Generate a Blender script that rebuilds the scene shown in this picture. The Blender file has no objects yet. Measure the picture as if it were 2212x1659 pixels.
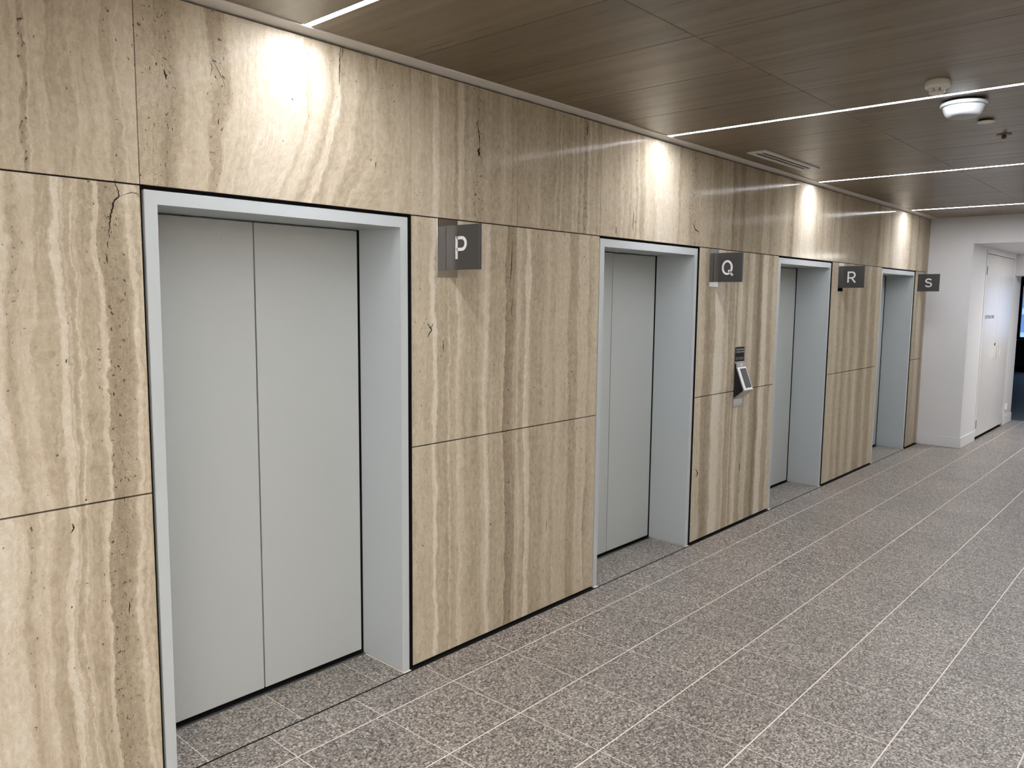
import bpy, bmesh, math, random
from mathutils import Vector, Matrix
random.seed(7)
scene = bpy.context.scene
C = scene.collection

# ------------------------------------------------------------------ camera
F = Vector((0.73862132, 0.66526903, -0.1088837))
R = Vector((0.67002362, -0.74227322, 0.00994038))
U = Vector((0.07420843, 0.08029682, 0.99400479))
CAM = Vector((0.0, -2.648, 1.708))
cam_data = bpy.data.cameras.new('camera')
cam_data.sensor_fit = 'HORIZONTAL'
cam_data.sensor_width = 36.0
cam_data.lens = 1694.9 * 36.0 / 2212.0
cam_data.clip_start = 0.05
cam = bpy.data.objects.new('camera', cam_data)
cam.matrix_world = Matrix(((R.x, U.x, -F.x, CAM.x), (R.y, U.y, -F.y, CAM.y), (R.z, U.z, -F.z, CAM.z), (0, 0, 0, 1)))
C.objects.link(cam)
scene.camera = cam

# ------------------------------------------------------------------ world, exposure
world = bpy.data.worlds.new('overcast_sky')
scene.world = world
world.use_nodes = True
bg = world.node_tree.nodes['Background']
bg.inputs[0].default_value = (0.52, 0.72, 1.0, 1)
bg.inputs[1].default_value = 1.1
vs = scene.view_settings
vs.view_transform = 'Standard'
vs.look = 'None'
vs.exposure = 0.95
vs.gamma = 1.0
vs.use_curve_mapping = False
cy = scene.cycles
cy.max_bounces = 6
cy.diffuse_bounces = 3
cy.glossy_bounces = 3
cy.transmission_bounces = 2
cy.transparent_max_bounces = 6
cy.caustics_reflective = False
cy.caustics_refractive = False
cy.use_adaptive_sampling = True
cy.use_light_tree = False
cy.adaptive_threshold = 0.03
cy.adaptive_min_samples = 16
LED_POWER = 80.0
RECEPTION_FILL_POWER = 23.0
CORRIDOR_FILL_POWER = 28.0
LED_COLOR = (0.97, 0.965, 1.0, 1)

# ------------------------------------------------------------------ helpers
def add_box(bm, x0, x1, y0, y1, z0, z1):
    v = [bm.verts.new((x, y, z)) for x in (x0, x1) for y in (y0, y1) for z in (z0, z1)]
    for f in ((0, 1, 3, 2), (4, 6, 7, 5), (0, 4, 5, 1), (2, 3, 7, 6), (0, 2, 6, 4), (1, 5, 7, 3)):
        bm.faces.new([v[i] for i in f])

def mesh(bm, name, smooth=False):
    bmesh.ops.recalc_face_normals(bm, faces=bm.faces[:])
    me = bpy.data.meshes.new(name)
    bm.to_mesh(me)
    bm.free()
    if smooth:
        for p in me.polygons:
            p.use_smooth = True
    return me

def link(name, me, mat, parent=None, loc=None):
    o = bpy.data.objects.new(name, me)
    C.objects.link(o)
    if mat is not None and not me.materials:
        me.materials.append(mat)
    if loc:
        o.location = loc
    if parent is not None:
        o.parent = parent
        o.matrix_parent_inverse = Matrix.Translation(-parent.location) if parent.type != 'MESH' else parent.matrix_basis.inverted()
    return o

def boxes(name, bl, mat, parent=None, bevel=0.0, seg=1):
    bm = bmesh.new()
    for b in bl:
        add_box(bm, *b)
    if bevel:
        bmesh.ops.bevel(bm, geom=bm.edges[:], offset=bevel, segments=seg, affect='EDGES', profile=0.5)
    return link(name, mesh(bm, name), mat, parent)

def prism(name, pts, axis, a0, a1, mat, parent=None, bevel=0.0, seg=2):
    """polygon (list of 2-tuples) extruded along axis from a0 to a1"""
    bm = bmesh.new()
    def P(p, a):
        return {'x': (a, p[0], p[1]), 'y': (p[0], a, p[1]), 'z': (p[0], p[1], a)}[axis]
    v0 = [bm.verts.new(P(p, a0)) for p in pts]
    v1 = [bm.verts.new(P(p, a1)) for p in pts]
    n = len(pts)
    bm.faces.new(v0)
    bm.faces.new(v1[::-1])
    for i in range(n):
        bm.faces.new((v0[i], v0[(i + 1) % n], v1[(i + 1) % n], v1[i]))
    if bevel:
        bmesh.ops.bevel(bm, geom=bm.edges[:], offset=bevel, segments=seg, affect='EDGES', profile=0.5)
    return link(name, mesh(bm, name), mat, parent)

def lathe(name, prof, centre, mat, parent=None, n=48, axis='z', smooth=True):
    """prof: list of (r, h) along axis"""
    bm = bmesh.new()
    rings = []
    for r, h in prof:
        ring = []
        for i in range(n if r > 1e-6 else 1):
            a = 2 * math.pi * i / n
            p = (r * math.cos(a), r * math.sin(a), h)
            if axis == 'y':
                p = (p[0], p[2], p[1])
            if axis == 'x':
                p = (p[2], p[0], p[1])
            ring.append(bm.verts.new((p[0] + centre[0], p[1] + centre[1], p[2] + centre[2])))
        rings.append(ring)
    for a, b in zip(rings, rings[1:]):
        for i in range(n):
            j = (i + 1) % n
            if len(a) == 1 and len(b) == 1:
                continue
            if len(a) == 1:
                bm.faces.new((a[0], b[i], b[j]))
            elif len(b) == 1:
                bm.faces.new((a[i], a[j], b[0]))
            else:
                bm.faces.new((a[i], a[j], b[j], b[i]))
    me = mesh(bm, name, smooth)
    o = link(name, me, mat, parent)
    if smooth:
        try:
            me.set_sharp_from_angle(angle=math.radians(35))
        except Exception:
            pass
    return o

def empty(name, loc, label=None, cat=None, group=None, kind=None):
    o = bpy.data.objects.new(name, None)
    o.empty_display_size = 0.1
    C.objects.link(o)
    o.location = loc
    return tag(o, label, cat, group, kind)

def tag(o, label=None, cat=None, group=None, kind=None):
    if label: o['label'] = label
    if cat: o['category'] = cat
    if group: o['group'] = group
    if kind: o['kind'] = kind
    return o

def ribbon(bm, pts, w, depth, closed=False, map3=None):
    """flat stroke of width w along 2-D polyline, thickness depth, mapped by map3(u, v, d)"""
    n = len(pts)
    L, Rr = [], []
    for i in range(n):
        a = pts[i - 1] if (i > 0 or closed) else pts[i]
        b = pts[(i + 1) % n] if (i < n - 1 or closed) else pts[i]
        t = Vector((b[0] - a[0], b[1] - a[1])).normalized()
        nn = Vector((-t.y, t.x))
        if 0 < i < n - 1 or closed:
            t1 = (Vector(pts[i]) - Vector(a)).normalized()
            k = max(0.5, abs(t1.dot(t)))
        else:
            k = 1
        L.append(Vector(pts[i]) + nn * w / 2 / k)
        Rr.append(Vector(pts[i]) - nn * w / 2 / k)
    V = [[bm.verts.new(map3(p.x, p.y, d)) for p in side] for side in (L, Rr) for d in (0, depth)]
    m = n if closed else n - 1
    for i in range(m):
        j = (i + 1) % n
        bm.faces.new((V[0][i], V[0][j], V[2][j], V[2][i]))
        bm.faces.new((V[1][i], V[3][i], V[3][j], V[1][j]))
        bm.faces.new((V[0][i], V[1][i], V[1][j], V[0][j]))
        bm.faces.new((V[2][i], V[2][j], V[3][j], V[3][i]))
    if not closed:
        for i in (0, n - 1):
            bm.faces.new((V[0][i], V[2][i], V[3][i], V[1][i]))

def text_mesh(name, body, size, mat, parent, mat4, extrude=0.0004, align='LEFT', spacing=1.0, width=None):
    cu = bpy.data.curves.new(name, 'FONT')
    cu.body = body
    cu.size = size
    cu.extrude = extrude
    cu.align_x = align
    cu.space_character = spacing
    tmp = bpy.data.objects.new(name + '_src', cu)
    C.objects.link(tmp)
    dg = bpy.context.evaluated_depsgraph_get()
    me = bpy.data.meshes.new_from_object(tmp.evaluated_get(dg))
    bpy.data.objects.remove(tmp)
    bpy.data.curves.remove(cu)
    if width:
        xs = [v.co.x for v in me.vertices]
        k = width / (max(xs) - min(xs))
        for v in me.vertices:
            v.co.x *= k
    me.transform(mat4)
    me.name = name
    me.materials.clear()
    return link(name, me, mat, parent)

# ------------------------------------------------------------------ material helpers
class NT:
    def __init__(s, name):
        s.mat = bpy.data.materials.new(name)
        s.mat.use_nodes = True
        s.t = s.mat.node_tree
        s.b = s.t.nodes['Principled BSDF']
        s.out = s.t.nodes['Material Output']
    def n(s, typ, props=None, **inp):
        nd = s.t.nodes.new(typ)
        for k, v in (props or {}).items():
            setattr(nd, k, v)
        for k, v in inp.items():
            key = int(k[1:]) if k[0] == 'i' and k[1:].isdigit() else k
            s.set(nd.inputs[key], v)
        return nd
    def set(s, sock, v):
        if isinstance(v, bpy.types.NodeSocket):
            s.t.links.new(v, sock)
        else:
            sock.default_value = v
    def math(s, op, a, b=None, c=None, clamp=False):
        nd = s.t.nodes.new('ShaderNodeMath')
        nd.operation = op
        nd.use_clamp = clamp
        s.set(nd.inputs[0], a)
        if b is not None: s.set(nd.inputs[1], b)
        if c is not None: s.set(nd.inputs[2], c)
        return nd.outputs[0]
    def noise(s, vec, scale=1.0, detail=2.0, rough=0.5, dim='3D', out=0):
        nd = s.n('ShaderNodeTexNoise', {'noise_dimensions': dim}, Scale=scale, Detail=detail, Roughness=rough)
        if dim == '1D': s.set(nd.inputs['W'], vec)
        else: s.set(nd.inputs['Vector'], vec)
        return nd.outputs[out]
    def ramp(s, fac, stops, interp='LINEAR'):
        nd = s.t.nodes.new('ShaderNodeValToRGB')
        cr = nd.color_ramp
        cr.interpolation = interp
        while len(cr.elements) < len(stops):
            cr.elements.new(0.5)
        for e, (p, c) in zip(cr.elements, stops):
            e.position = p
            e.color = (c, c, c, 1) if not hasattr(c, '__len__') else (c[0], c[1], c[2], 1)
        s.set(nd.inputs[0], fac)
        return nd.outputs[0]
    def rng(s, v, a, b, c=0.0, d=1.0, mode='LINEAR'):
        nd = s.n('ShaderNodeMapRange', {'interpolation_type': mode, 'clamp': True})
        s.set(nd.inputs[0], v)
        for i, q in enumerate((a, b, c, d)):
            s.set(nd.inputs[i + 1], q)
        return nd.outputs[0]
    def mix(s, f, a, b, blend='MIX'):
        nd = s.n('ShaderNodeMix', {'data_type': 'RGBA', 'blend_type': blend})
        s.set(nd.inputs[0], f); s.set(nd.inputs[6], a); s.set(nd.inputs[7], b)
        return nd.outputs[2]
    def xyz(s, x, y, z):
        nd = s.n('ShaderNodeCombineXYZ')
        s.set(nd.inputs[0], x); s.set(nd.inputs[1], y); s.set(nd.inputs[2], z)
        return nd.outputs[0]
    def pos(s):
        g = s.n('ShaderNodeNewGeometry')
        sp = s.n('ShaderNodeSeparateXYZ')
        s.t.links.new(g.outputs['Position'], sp.inputs[0])
        return g.outputs['Position'], sp.outputs[0], sp.outputs[1], sp.outputs[2]
    def attr(s, name):
        a = s.n('ShaderNodeAttribute', {'attribute_type': 'OBJECT', 'attribute_name': name})
        return a.outputs['Fac']
    def P(s, **kw):
        for k, v in kw.items():
            s.set(s.b.inputs[k.replace('_', ' ')], v)
    def bump(s, h, strength=0.2, dist=0.002):
        nd = s.n('ShaderNodeBump', None, Strength=strength, Distance=dist, Height=h)
        s.t.links.new(nd.outputs[0], s.b.inputs['Normal'])

def plain(name, col, rough=0.5, metal=0.0, spec=0.5, mottle=0.03, scale=30.0):
    m = NT(name)
    p, x, y, z = m.pos()
    f = m.noise(p, scale, 3.0)
    lo = tuple(c * (1 - mottle) for c in col) + (1,)
    hi = tuple(min(1, c * (1 + mottle)) for c in col) + (1,)
    m.P(Base_Color=m.mix(f, lo, hi), Roughness=rough, Metallic=metal)
    m.b.inputs['Specular IOR Level'].default_value = spec
    return m.mat

def emission(name, col, strength):
    m = NT(name)
    e = m.n('ShaderNodeEmission', None, Color=col, Strength=strength)
    m.t.links.new(e.outputs[0], m.out.inputs[0])
    return m.mat

# ------------------------------------------------------------------ materials
# vein profiles across each slab: (position, tone, grain, voids)
PROFILES = {
    'left': (0.4250, 1.1221, [(.3974,.8,.0,.0),(.4203,.75,.0,.0),(.4361,.5,.0,.4),(.4633,.5,.0,.3),(.482,.7,.0,.0),(.5265,.7,.0,.0),(.5422,.5,.0,.0),(.5968,.45,.0,.0),(.6082,.6,.0,.0),(.6183,.85,.0,.0),(.6441,.85,.0,.0),(.6498,.55,.0,.4),(.6613,.75,.0,.0),(.667,.45,.0,.0),(.6886,.5,.0,.0),(.6943,.85,.0,.0),(.7,.55,.0,.0),(.7144,.6,.0,.0),(.723,.42,.0,.0),(.7789,.45,.1,.4),(.7904,.75,.0,.0),(.8062,.75,.0,.0),(.8119,.3,.6,.6),(.8507,.3,.8,.6),(.9167,.4,.5,.4),(.9324,.5,.0,.0),(.941,.75,.0,.0),(.9568,.75,.0,.0),(.964,.55,.0,.0),(.9826,.7,.0,.0),(.9898,.5,.0,.0)]),
    'lefttop': (0.4250, 1.1221, [(.4504,.6,.0,.0),(.4734,.5,.0,.0),(.5035,.6,.0,.0),(.5107,.62,.0,.0),(.5193,.35,.1,.8),(.5379,.4,.1,.7),(.5451,.7,.0,.0),(.5552,.5,.0,.0),(.5838,.55,.0,.0),(.6168,.6,.0,.0),(.624,.42,.0,.0),(.6527,.4,.0,.0),(.7115,.5,.0,.0),(.7216,.6,.0,.0),(.7546,.55,.0,.0),(.7703,.5,.0,.0),(.8019,.55,.0,.3),(.8291,.6,.0,.0),(.8578,.6,.0,.0),(.8679,.4,.0,.3),(.908,.45,.0,.4),(.9224,.5,.0,.0),(.9281,.8,.0,.0),(.9367,.6,.0,.0),(.9712,.6,.0,.0),(.9999,.62,.0,.4)]),
    'doortop': (1.1221, 2.2749, [(.0086,.5,.4,.4),(.0537,.45,.5,.5),(.0867,.3,.6,.6),(.1144,.4,.5,.0),(.1396,.6,.0,.0),(.2003,.65,.0,.0),(.2176,.35,.5,.5),(.248,.4,.4,.5),(.2662,.7,.0,.0),(.3608,.75,.0,.0),(.3937,.77,.0,.0),(.5308,.77,.0,.0),(.5455,.5,.0,.3),(.5672,.77,.0,.0),(.5967,.77,.0,.0),(.6184,.55,.0,.0),(.634,.45,.3,.3),(.6566,.77,.0,.0),(.68,.75,.0,.0),(.6878,.4,.0,.0),(.7268,.6,.0,.0),(.7511,.7,.0,.0),(.7667,.5,.0,.0),(.8084,.45,.2,.0),(.8335,.6,.0,.0),(.8847,.45,.0,.0),(.9281,.6,.0,.0),(.9905,.5,.0,.0)]),
    'bc': (2.2749, 2.9663, [(.0045,.5,.0,.0),(.0406,.65,.0,.0),(.0927,.6,.0,.2),(.1433,.55,.0,.0),(.1737,.6,.0,.0),(.1896,.95,.0,.0),(.2113,.85,.0,.0),(.2272,.5,.1,.2),(.3198,.42,.0,.0),(.3357,.75,.0,.0),(.3473,.45,.0,.0),(.3993,.55,.0,.0),(.4124,.8,.0,.0),(.4326,.75,.0,.0),(.4557,.6,.0,.0),(.489,.5,.0,.0),(.6062,.42,.0,.0),(.6582,.7,.0,.0),(.6843,.85,.0,.0),(.7103,.75,.0,.0),(.7233,.45,.0,.0),(.8622,.45,.0,.0),(.8795,.6,.0,.0),(.8896,.2,.8,.5),(.9735,.28,.6,.3),(.9967,.5,.0,.0)]),
    'cd': (2.9663, 3.6692, [(.0053,.6,.0,.0),(.0294,.65,.0,.0),(.0579,.45,.0,.0),(.0949,.45,.0,.0),(.1091,.85,.0,.0),(.1433,.75,.0,.0),(.1717,.4,.0,.3),(.3012,.42,.0,.0),(.3709,.62,.0,.0),(.3965,.55,.0,.0),(.4335,.45,.0,.0),(.4648,.6,.0,.0),(.6142,.55,.0,.0),(.6355,.35,.1,.5),(.7237,.4,.0,.0),(.7465,.65,.0,.0),(.7906,.6,.0,.4),(.8475,.7,.0,.0),(.8717,.42,.0,.3),(.9414,.6,.0,.0),(.9883,.55,.0,.0)]),
    'bctop': (2.2749, 2.9663, [(.0088,.6,.0,.0),(.0522,.65,.0,.0),(.1115,.55,.0,.0),(.1332,.55,.0,.0),(.1824,.6,.0,.0),(.194,.85,.0,.0),(.2316,.8,.0,.0),(.2475,.5,.0,.0),(.2865,.55,.0,.0),(.3805,.5,.0,.0),(.3892,.35,.1,.3),(.4167,.35,.0,.0),(.4254,.7,.0,.0),(.4702,.65,.0,.0),(.4818,.35,.0,.0),(.5353,.5,.0,.0),(.5946,.35,.3,.8),(.638,.4,.0,.6),(.6799,.45,.0,.0),(.7682,.38,.0,.0),(.813,.4,.0,.4),(.8491,.55,.0,.0),(.9041,.5,.0,.0),(.9417,.4,.0,.0),(1,.42,.0,.0)]),
    'cdtop': (2.9663, 3.6692, [(.0209,.4,.0,.0),(.1105,.42,.0,.0),(.2471,.5,.0,.0),(.287,.42,.0,.0),(.3467,.4,.0,.4),(.4178,.35,.0,.0),(.4292,.55,.0,.0),(.4705,.35,.0,.0),(.4861,.6,.0,.0),(.5018,.4,.0,.3),(.6312,.4,.0,.0),(.6469,.65,.0,.0),(.664,.4,.0,.0),(.6967,.6,.0,.0),(.7138,.3,.1,.6),(.7636,.55,.0,.0),(.7806,.25,.1,.9),(.8205,.35,.0,.4),(.8432,.7,.0,.0),(.866,.45,.0,.0),(.9129,.55,.0,.0),(.9471,.4,.0,.0),(1,.5,.0,.0)]),
    'detop': (3.6692, 4.8160, [(.0016,.55,.0,.0),(.0635,.6,.0,.0),(.1149,.5,.0,.4),(.1411,.6,.0,.0),(.1524,.45,.0,.0),(.1829,.7,.0,.0),(.1986,.5,.0,.0),(.237,.65,.0,.0),(.2483,.45,.0,.0),(.2919,.75,.0,.0),(.3042,.4,.0,.7),(.3321,.75,.0,.0),(.3486,.5,.0,.0),(.3809,.45,.0,.0),(.4053,.8,.0,.0),(.4393,.65,.0,.0),(.4812,.6,.0,.0),(.5065,.77,.0,.0),(.6207,.77,.0,.0),(.6477,.75,.0,.0),(.7297,.65,.0,.0),(.7576,.4,.0,.3),(.7855,.6,.0,.0),(.8614,.5,.0,.0),(.891,.4,.4,.7),(.9799,.45,.2,.3),(1,.5,.0,.0)]),
    'eftop': (4.8160, 6.0865, [(.0134,.5,.0,.0),(.1118,.5,.0,.0),(.1307,.4,.0,.0),(.2078,.38,.0,.0),(.2227,.5,.0,.0),(.3479,.45,.0,.0),(.3589,.25,.0,.3),(.3998,.35,.0,.0),(.4423,.45,.0,.0),(.4526,.3,.0,.0),(.4959,.25,.0,.0),(.5171,.45,.0,.0),(.6501,.38,.0,.0),(.7422,.35,.0,.0),(.7595,.5,.0,.0),(.8367,.5,.0,.0),(.8548,.35,.0,.3),(.9217,.45,.0,.0),(.9965,.5,.0,.0)]),
    'ef': (4.8160, 6.0865, [(0,.62,.0,.0),(.0669,.6,.0,.0),(.085,.4,.0,.0),(.1251,.33,.2,.0),(.1763,.42,.0,.0),(.1944,.55,.0,.0),(.2039,.85,.0,.0),(.2755,.8,.0,.0),(.314,.55,.0,.0),(.3432,.65,.0,.0),(.3534,.7,.0,.0),(.3636,.4,.0,.0),(.403,.5,.0,.0),(.4132,.38,.0,.0),(.4337,.65,.0,.0),(.4534,.35,.1,.0),(.4691,.6,.0,.0),(.51,.8,.0,.0),(.5313,.55,.0,.0),(.5895,.4,.0,.0),(.6053,.6,.0,.0),(.6541,.7,.0,.0),(.6753,.45,.0,.0),(.7202,.35,.0,.0),(.7477,.18,.8,.0),(.7761,.35,.0,.0),(.7989,.8,.0,.0),(.8556,.75,.0,.0),(.8674,.5,.0,.0),(.9264,.42,.0,.0),(.9437,.65,.0,.0),(.9917,.65,.0,.0)]),
    'fgtop': (6.0865, 7.2463, [(0,.5,.0,.0),(.103,.6,.0,.0),(.2013,.3,.2,.3),(.2444,.6,.0,.0),(.3772,.75,.0,.0),(.4376,.77,.0,.0),(.5609,.77,.0,.0),(.6557,.5,.0,.0),(.6885,.6,.0,.0),(.754,.5,.0,.0),(.8204,.62,.0,.0),(.9566,.55,.0,.0)]),
    'ghtop': (7.2463, 8.6314, [(0,.5,.0,.0),(.0662,.65,.0,.0),(.1413,.45,.0,.0),(.2034,.55,.0,.0),(.3781,.45,.0,.0),(.5275,.38,.0,.0),(.8084,.42,.0,.0),(.864,.28,.0,.0),(.9383,.5,.0,.0)]),
    'hitop': (8.6314, 9.8252, [(0,.55,.0,.0),(.1295,.7,.0,.0),(.1756,.5,.0,.0),(.3163,.77,.0,.0),(.5098,.77,.0,.0),(.7125,.6,.0,.0),(.7904,.4,.0,.0),(.8692,.6,.0,.0)]),
    'gh': (7.2463, 8.6314, [(0,.55,.0,.0),(.0604,.6,.0,.0),(.1095,.65,.0,.0),(.1593,.42,.0,.0),(.2272,.62,.0,.0),(.2792,.38,.0,.0),(.3673,.62,.0,.0),(.4387,.4,.0,.0),(.5304,.68,.0,.0),(.6055,.38,.0,.0),(.682,.38,.0,.0),(.7607,.62,.0,.0),(.8004,.42,.0,.0),(.8806,.38,.0,.0),(.9217,.62,.0,.0),(1,.55,.0,.0)]),
}

def stone_material(name, profile=None):
    m = NT(name)
    p, x, y, z = m.pos()
    seed = m.attr('seed')
    swirl = m.attr('swirl')
    zs = m.math('ADD', z, m.math('MULTIPLY', seed, 7.3))
    # warps of the vein direction
    w1 = m.noise(m.xyz(m.math('MULTIPLY', x, 1.7), seed, m.math('MULTIPLY', zs, 1.3)), 1.0, 1.0)
    w2 = m.noise(m.xyz(m.math('MULTIPLY', x, 10.0), 3.0, m.math('MULTIPLY', zs, 4.5)), 1.0, 2.0, 0.6)
    w3 = m.noise(m.xyz(m.math('MULTIPLY', x, 62.0), 6.0, m.math('MULTIPLY', zs, 34.0)), 1.0, 2.0, 0.65)
    amp1 = m.math('ADD', 0.05, m.math('MULTIPLY', swirl, 0.5))
    amp2 = m.math('ADD', 0.052, m.math('MULTIPLY', swirl, 0.10))
    u = m.math('ADD', x, m.math('MULTIPLY', m.math('SUBTRACT', w1, 0.5), amp1))
    u = m.math('ADD', u, m.math('MULTIPLY', m.math('SUBTRACT', w2, 0.5), amp2))
    u = m.math('ADD', u, m.math('MULTIPLY', m.math('SUBTRACT', w3, 0.5), 0.026))
    if profile == 'doortop':      # veins of this slab bow to the left at the bottom
        k = m.math('MULTIPLY', m.rng(x, 1.30, 1.60), m.rng(x, 2.20, 1.95))
        q = m.math('MAXIMUM', m.math('SUBTRACT', 2.50, z), 0.0)
        u = m.math('ADD', u, m.math('MULTIPLY', m.math('MULTIPLY', q, q), m.math('MULTIPLY', k, 0.75)))
    us = m.math('ADD', u, m.math('MULTIPLY', seed, 3.1))
    zl = m.math('MULTIPLY', zs, 0.25)
    b2 = m.noise(m.xyz(m.math('MULTIPLY', us, 58.0), 2.0, m.math('MULTIPLY', zs, 1.4)), 1.0, 3.0, 0.66)
    if profile:
        x0, x1, stops = PROFILES[profile]
        rp = m.ramp(m.rng(u, x0, x1), [(s_[0], s_[1:4]) for s_ in stops])
        sep = m.n('ShaderNodeSeparateColor', None, Color=rp)
        tone, grain, voids = sep.outputs[0], sep.outputs[1], sep.outputs[2]
        gain = 1.6 if profile in ('fgtop', 'ghtop', 'hitop', 'eftop', 'gh', 'ef') else 1.15
        tone = m.math('ADD', m.math('MULTIPLY', m.math('SUBTRACT', tone, 0.5), gain), 0.5)
        t = m.math('ADD', tone, m.math('MULTIPLY', m.math('SUBTRACT', b2, 0.5), 0.60))
    else:
        b1 = m.noise(m.xyz(m.math('MULTIPLY', us, 8.0), 1.0, zl), 1.0, 1.0, 0.5, out=1)
        sep = m.n('ShaderNodeSeparateColor', None, Color=b1)
        tone = m.math('ADD', m.math('MULTIPLY', m.math('SUBTRACT', sep.outputs[0], 0.5), 1.3), 0.5)
        grain = m.rng(sep.outputs[1], 0.55, 0.65, 0.0, 0.8)
        voids = m.rng(sep.outputs[2], 0.5, 0.7, 0.0, 0.7)
        t = m.math('ADD', tone, m.math('MULTIPLY', m.math('SUBTRACT', b2, 0.5), 0.8))
    cl = m.noise(m.xyz(m.math('MULTIPLY', x, 13.0), 9.0, m.math('MULTIPLY', zs, 7.0)), 1.0, 3.0, 0.6)
    t = m.math('ADD', t, m.math('MULTIPLY', m.math('SUBTRACT', cl, 0.5), 0.40))
    md = m.noise(m.xyz(m.math('MULTIPLY', us, 70.0), 27.0, m.math('MULTIPLY', zs, 30.0)), 1.0, 3.0, 0.75)
    t = m.math('ADD', t, m.math('MULTIPLY', m.math('SUBTRACT', md, 0.5), 0.85))
    col = m.ramp(t, [(0.08, (0.265, 0.219, 0.158)), (0.35, (0.385, 0.330, 0.246)), (0.55, (0.468, 0.407, 0.308)),
                     (0.75, (0.548, 0.488, 0.385)), (1.0, (0.660, 0.615, 0.520))])
    gr = m.noise(m.xyz(m.math('MULTIPLY', x, 250.0), 0.0, m.math('MULTIPLY', z, 165.0)), 1.0, 2.0, 0.7)
    col = m.mix(m.math('MULTIPLY', m.math('ADD', grain, 0.22), m.rng(gr, 0.42, 0.66, 0.0, 0.60)), col, (0.235, 0.178, 0.125, 1))
    # voids: elongated holes clustered along some bands
    hn = m.noise(m.xyz(m.math('MULTIPLY', us, 150.0), 0.0, m.math('MULTIPLY', zs, 46.0)), 1.0, 1.5, 0.5)
    thr = m.rng(m.math('ADD', voids, m.math('MULTIPLY', m.math('SUBTRACT', cl, 0.5), 0.9)), 0.0, 1.0, 0.72, 0.585)
    hole = m.rng(m.math('SUBTRACT', hn, thr), 0.0, 0.025)
    col = m.mix(m.math('MULTIPLY', hole, 0.88), col, (0.065, 0.046, 0.03, 1))
    rg = m.math('ADD', m.rng(md, 0.35, 0.65, 0.07, 0.16), m.math('MULTIPLY', hole, 0.5))
    m.P(Base_Color=col, Roughness=rg)
    m.b.inputs['Specular IOR Level'].default_value = 0.018
    m.bump(gr, 0.05, 0.001)
    return m.mat

M_stone = stone_material('travertine')
M_slab = {k: stone_material('travertine_' + k, k) for k in PROFILES}

def terrazzo_material():
    m = NT('terrazzo')
    p, x, y, z = m.pos()
    sd = m.n('ShaderNodeObjectInfo').outputs['Random']
    v = m.n('ShaderNodeTexVoronoi', {'feature': 'F1'}, Vector=p, Scale=150.0)
    v.inputs['Randomness'].default_value = 1.0
    sep = m.n('ShaderNodeSeparateColor', None, Color=v.outputs['Color'])
    col = m.ramp(sep.outputs[0], [(0.0, (0.012, 0.011, 0.010)), (0.19, (0.025, 0.022, 0.020)), (0.25, (0.15, 0.137, 0.124)), (0.58, (0.24, 0.220, 0.198)),
                                  (0.66, (0.36, 0.330, 0.298)), (0.88, (0.44, 0.405, 0.366)), (0.93, (0.66, 0.62, 0.57))])
    v2 = m.n('ShaderNodeTexVoronoi', {'feature': 'F1'}, Vector=p, Scale=330.0)
    sep2 = m.n('ShaderNodeSeparateColor', None, Color=v2.outputs['Color'])
    col2 = m.ramp(sep2.outputs[1], [(0.0, (0.04, 0.034, 0.03)), (0.22, (0.17, 0.147, 0.128)), (0.7, (0.30, 0.265, 0.232)), (1.0, (0.42, 0.375, 0.33))])
    col = m.mix(0.28, col, col2)
    tint = m.rng(sd, 0.0, 1.0, 0.93, 1.06)
    cl = m.rng(m.noise(p, 2.2, 3.0), 0.3, 0.7, 0.95, 1.05)
    k = m.math('MULTIPLY', m.math('MULTIPLY', tint, cl), 1.06)
    col = m.mix(1.0, col, m.n('ShaderNodeCombineColor', None, Red=k, Green=k, Blue=k).outputs[0], 'MULTIPLY')
    m.P(Base_Color=col, Roughness=m.rng(m.noise(p, 40.0, 3.0), 0.3, 0.7, 0.30, 0.42))
    m.b.inputs['Specular IOR Level'].default_value = 0.45
    return m.mat
M_terrazzo = terrazzo_material()

def wood_material():
    m = NT('oak_veneer')
    p, x, y, z = m.pos()
    sd = m.n('ShaderNodeObjectInfo').outputs['Random']
    ox = m.math('ADD', x, m.math('MULTIPLY', sd, 40.0))
    wv = m.noise(m.xyz(m.math('MULTIPLY', ox, 3.0), m.math('MULTIPLY', y, 1.2), 0.0), 1.0, 2.0)
    ux = m.math('ADD', ox, m.math('MULTIPLY', m.math('SUBTRACT', wv, 0.5), 0.05))
    g1 = m.noise(m.xyz(m.math('MULTIPLY', ux, 16.0), m.math('MULTIPLY', y, 0.25), 1.0), 1.0, 2.0, 0.5)
    g2 = m.noise(m.xyz(m.math('MULTIPLY', ux, 70.0), m.math('MULTIPLY', y, 1.1), 2.0), 1.0, 3.0, 0.6)
    g3 = m.noise(m.xyz(m.math('MULTIPLY', ux, 420.0), m.math('MULTIPLY', y, 14.0), 3.0), 1.0, 2.0, 0.6)
    t = m.math('ADD', m.math('MULTIPLY', g1, 0.55), m.math('ADD', m.math('MULTIPLY', g2, 0.3), m.math('MULTIPLY', g3, 0.25)))
    t = m.math('ADD', t, m.math('MULTIPLY', m.math('SUBTRACT', sd, 0.5), 0.10))
    col = m.ramp(t, [(0.36, (0.095, 0.070, 0.044)), (0.52, (0.146, 0.111, 0.072)), (0.70, (0.215, 0.170, 0.117))])
    m.P(Base_Color=col, Roughness=m.rng(g2, 0.3, 0.7, 0.27, 0.36))
    m.b.inputs['Specular IOR Level'].default_value = 0.5
    m.bump(g3, 0.08, 0.0005)
    return m.mat
M_wood = wood_material()

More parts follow.
